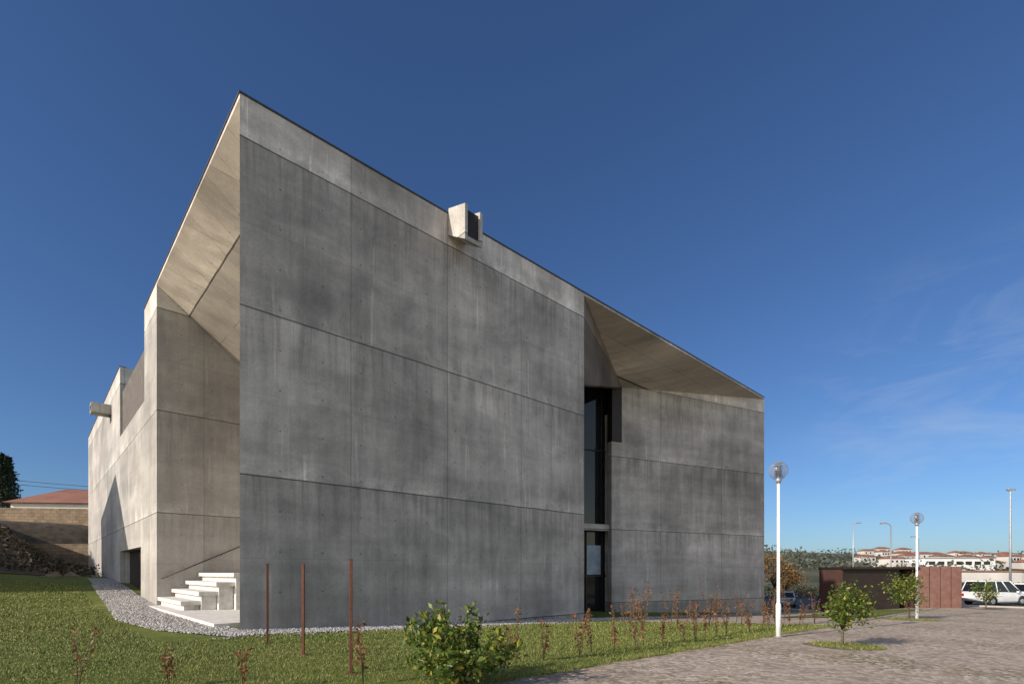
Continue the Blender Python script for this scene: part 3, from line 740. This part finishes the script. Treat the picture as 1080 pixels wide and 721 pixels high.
for k in range(140):
    x,y=W(random.uniform(-20,-1.5),random.uniform(31,50)); s=random.uniform(.2,.7); o=len(V); z=h(x,y)
    for p in base: V.append((x+p[0]*s*random.uniform(.7,1.3),y+p[1]*s*random.uniform(.7,1.3),z+p[2]*s*random.uniform(.6,1.1)))
    F+=[tuple(o+i for i in f) for f in F0]
mesh_obj('boulders',V,F,M_rub)
e=empty('gabled_shadow_caster',(CX,CY,0),ANG)  # unseen volume, outline shaped to cast the triangular shadow on the side wall
zg=.3
prof=[(23,zg-1),(38.6,zg-1),(38.6,12.6),(29.5,14.9),(23,9.4)]
Vv=[(-25,b,z) for b,z in prof]+[(-15,b,z) for b,z in prof]; n=5
mesh_obj('walls',Vv,[tuple(range(n)),tuple(reversed(range(n,2*n)))]+[(i,n+i,n+(i+1)%n,(i+1)%n) for i in range(n)],M_hw2,e)
mesh_obj('roof',[(-25.3,22.6,9.12),(-14.7,22.6,9.12),(-14.7,29.5,15.0),(-25.3,29.5,15.0),(-14.7,39,12.6),(-25.3,39,12.6)],[(0,1,2,3),(3,2,4,5)],M_tile,e)
for k in range(3): box('window',-23.5+3*k,-22.3+3*k,22.95,22.995,3,4.6,M_glass,e)

# ------------------------------------------------------------------ light
EL=math.radians(25); q=math.radians(7)
s2=-D1*math.cos(q)+D2*math.sin(q)
S=Vector((s2[0]*math.cos(EL),s2[1]*math.cos(EL),math.sin(EL)))
sun=bpy.data.lights.new('sun','SUN'); sun.energy=5.0; sun.angle=math.radians(.5); sun.color=(1,.92,.82)
so=bpy.data.objects.new('sun',sun); COL.objects.link(so); so.rotation_euler=(-S).to_track_quat('-Z','Y').to_euler()
w=bpy.data.worlds.new('World'); scene.world=w; w.use_nodes=True; nt=w.node_tree; N=nt.nodes; Lk=nt.links
bg=N['Background']; sky=N.new('ShaderNodeTexSky'); sky.sky_type='NISHITA'; sky.sun_disc=False
sky.sun_elevation=EL; sky.sun_rotation=math.atan2(s2[0],s2[1]); sky.air_density=1.0; sky.dust_density=.6; sky.ozone_density=3.0; sky.altitude=100
tc=N.new('ShaderNodeTexCoord'); mp=N.new('ShaderNodeMapping'); Lk.new(tc.outputs['Generated'],mp.inputs[0])
mp.inputs['Rotation'].default_value=(0,math.radians(-22),math.radians(-35)); mp.inputs['Scale'].default_value=(1.2,5,9)
nz=N.new('ShaderNodeTexNoise'); nz.inputs['Scale'].default_value=1.6; nz.inputs['Detail'].default_value=7; nz.inputs['Roughness'].default_value=.6; nz.inputs['Distortion'].default_value=.5
Lk.new(mp.outputs[0],nz.inputs['Vector'])
def mr(v,a,b,c,d):
    n=N.new('ShaderNodeMapRange'); Lk.new(v,n.inputs[0]); 
    for i,x in enumerate((a,b,c,d)): n.inputs[i+1].default_value=x
    return n.outputs[0]
def dot(v):
    dp=N.new('ShaderNodeVectorMath'); dp.operation='DOT_PRODUCT'; Lk.new(tc.outputs['Generated'],dp.inputs[0]); dp.inputs[1].default_value=Vector(v).normalized(); return dp.outputs['Value']
# added tint: deeper blue ahead, warmer and brighter behind to fill the shaded facade
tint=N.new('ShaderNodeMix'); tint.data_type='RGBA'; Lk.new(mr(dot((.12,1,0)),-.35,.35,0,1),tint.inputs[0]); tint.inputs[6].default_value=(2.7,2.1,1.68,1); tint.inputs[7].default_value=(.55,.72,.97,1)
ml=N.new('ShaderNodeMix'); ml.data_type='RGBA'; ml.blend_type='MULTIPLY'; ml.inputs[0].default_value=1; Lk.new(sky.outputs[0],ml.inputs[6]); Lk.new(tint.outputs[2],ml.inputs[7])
m1=mr(dot((.88,1,.30)),.968,.999,0,1); m2=mr(nz.outputs['Fac'],.47,.75,0,.28)
mm=N.new('ShaderNodeMath'); mm.operation='MULTIPLY'; Lk.new(m1,mm.inputs[0]); Lk.new(m2,mm.inputs[1])
mx=N.new('ShaderNodeMix'); mx.data_type='RGBA'; Lk.new(mm.outputs[0],mx.inputs[0]); Lk.new(ml.outputs[2],mx.inputs[6]); mx.inputs[7].default_value=(5.5,6.0,6.8,1)
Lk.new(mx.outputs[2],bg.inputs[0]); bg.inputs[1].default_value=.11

cam=bpy.data.cameras.new('camera'); co=bpy.data.objects.new('camera',cam); COL.objects.link(co)
co.location=(0,0,1.6); co.rotation_euler=(math.pi/2,0,0); cam.sensor_width=36; cam.lens=18.17; cam.shift_y=.2245; cam.clip_end=9000; cam.clip_start=.1
scene.camera=co
scene.view_settings.view_transform='Standard'; scene.view_settings.look='None'; scene.view_settings.exposure=0
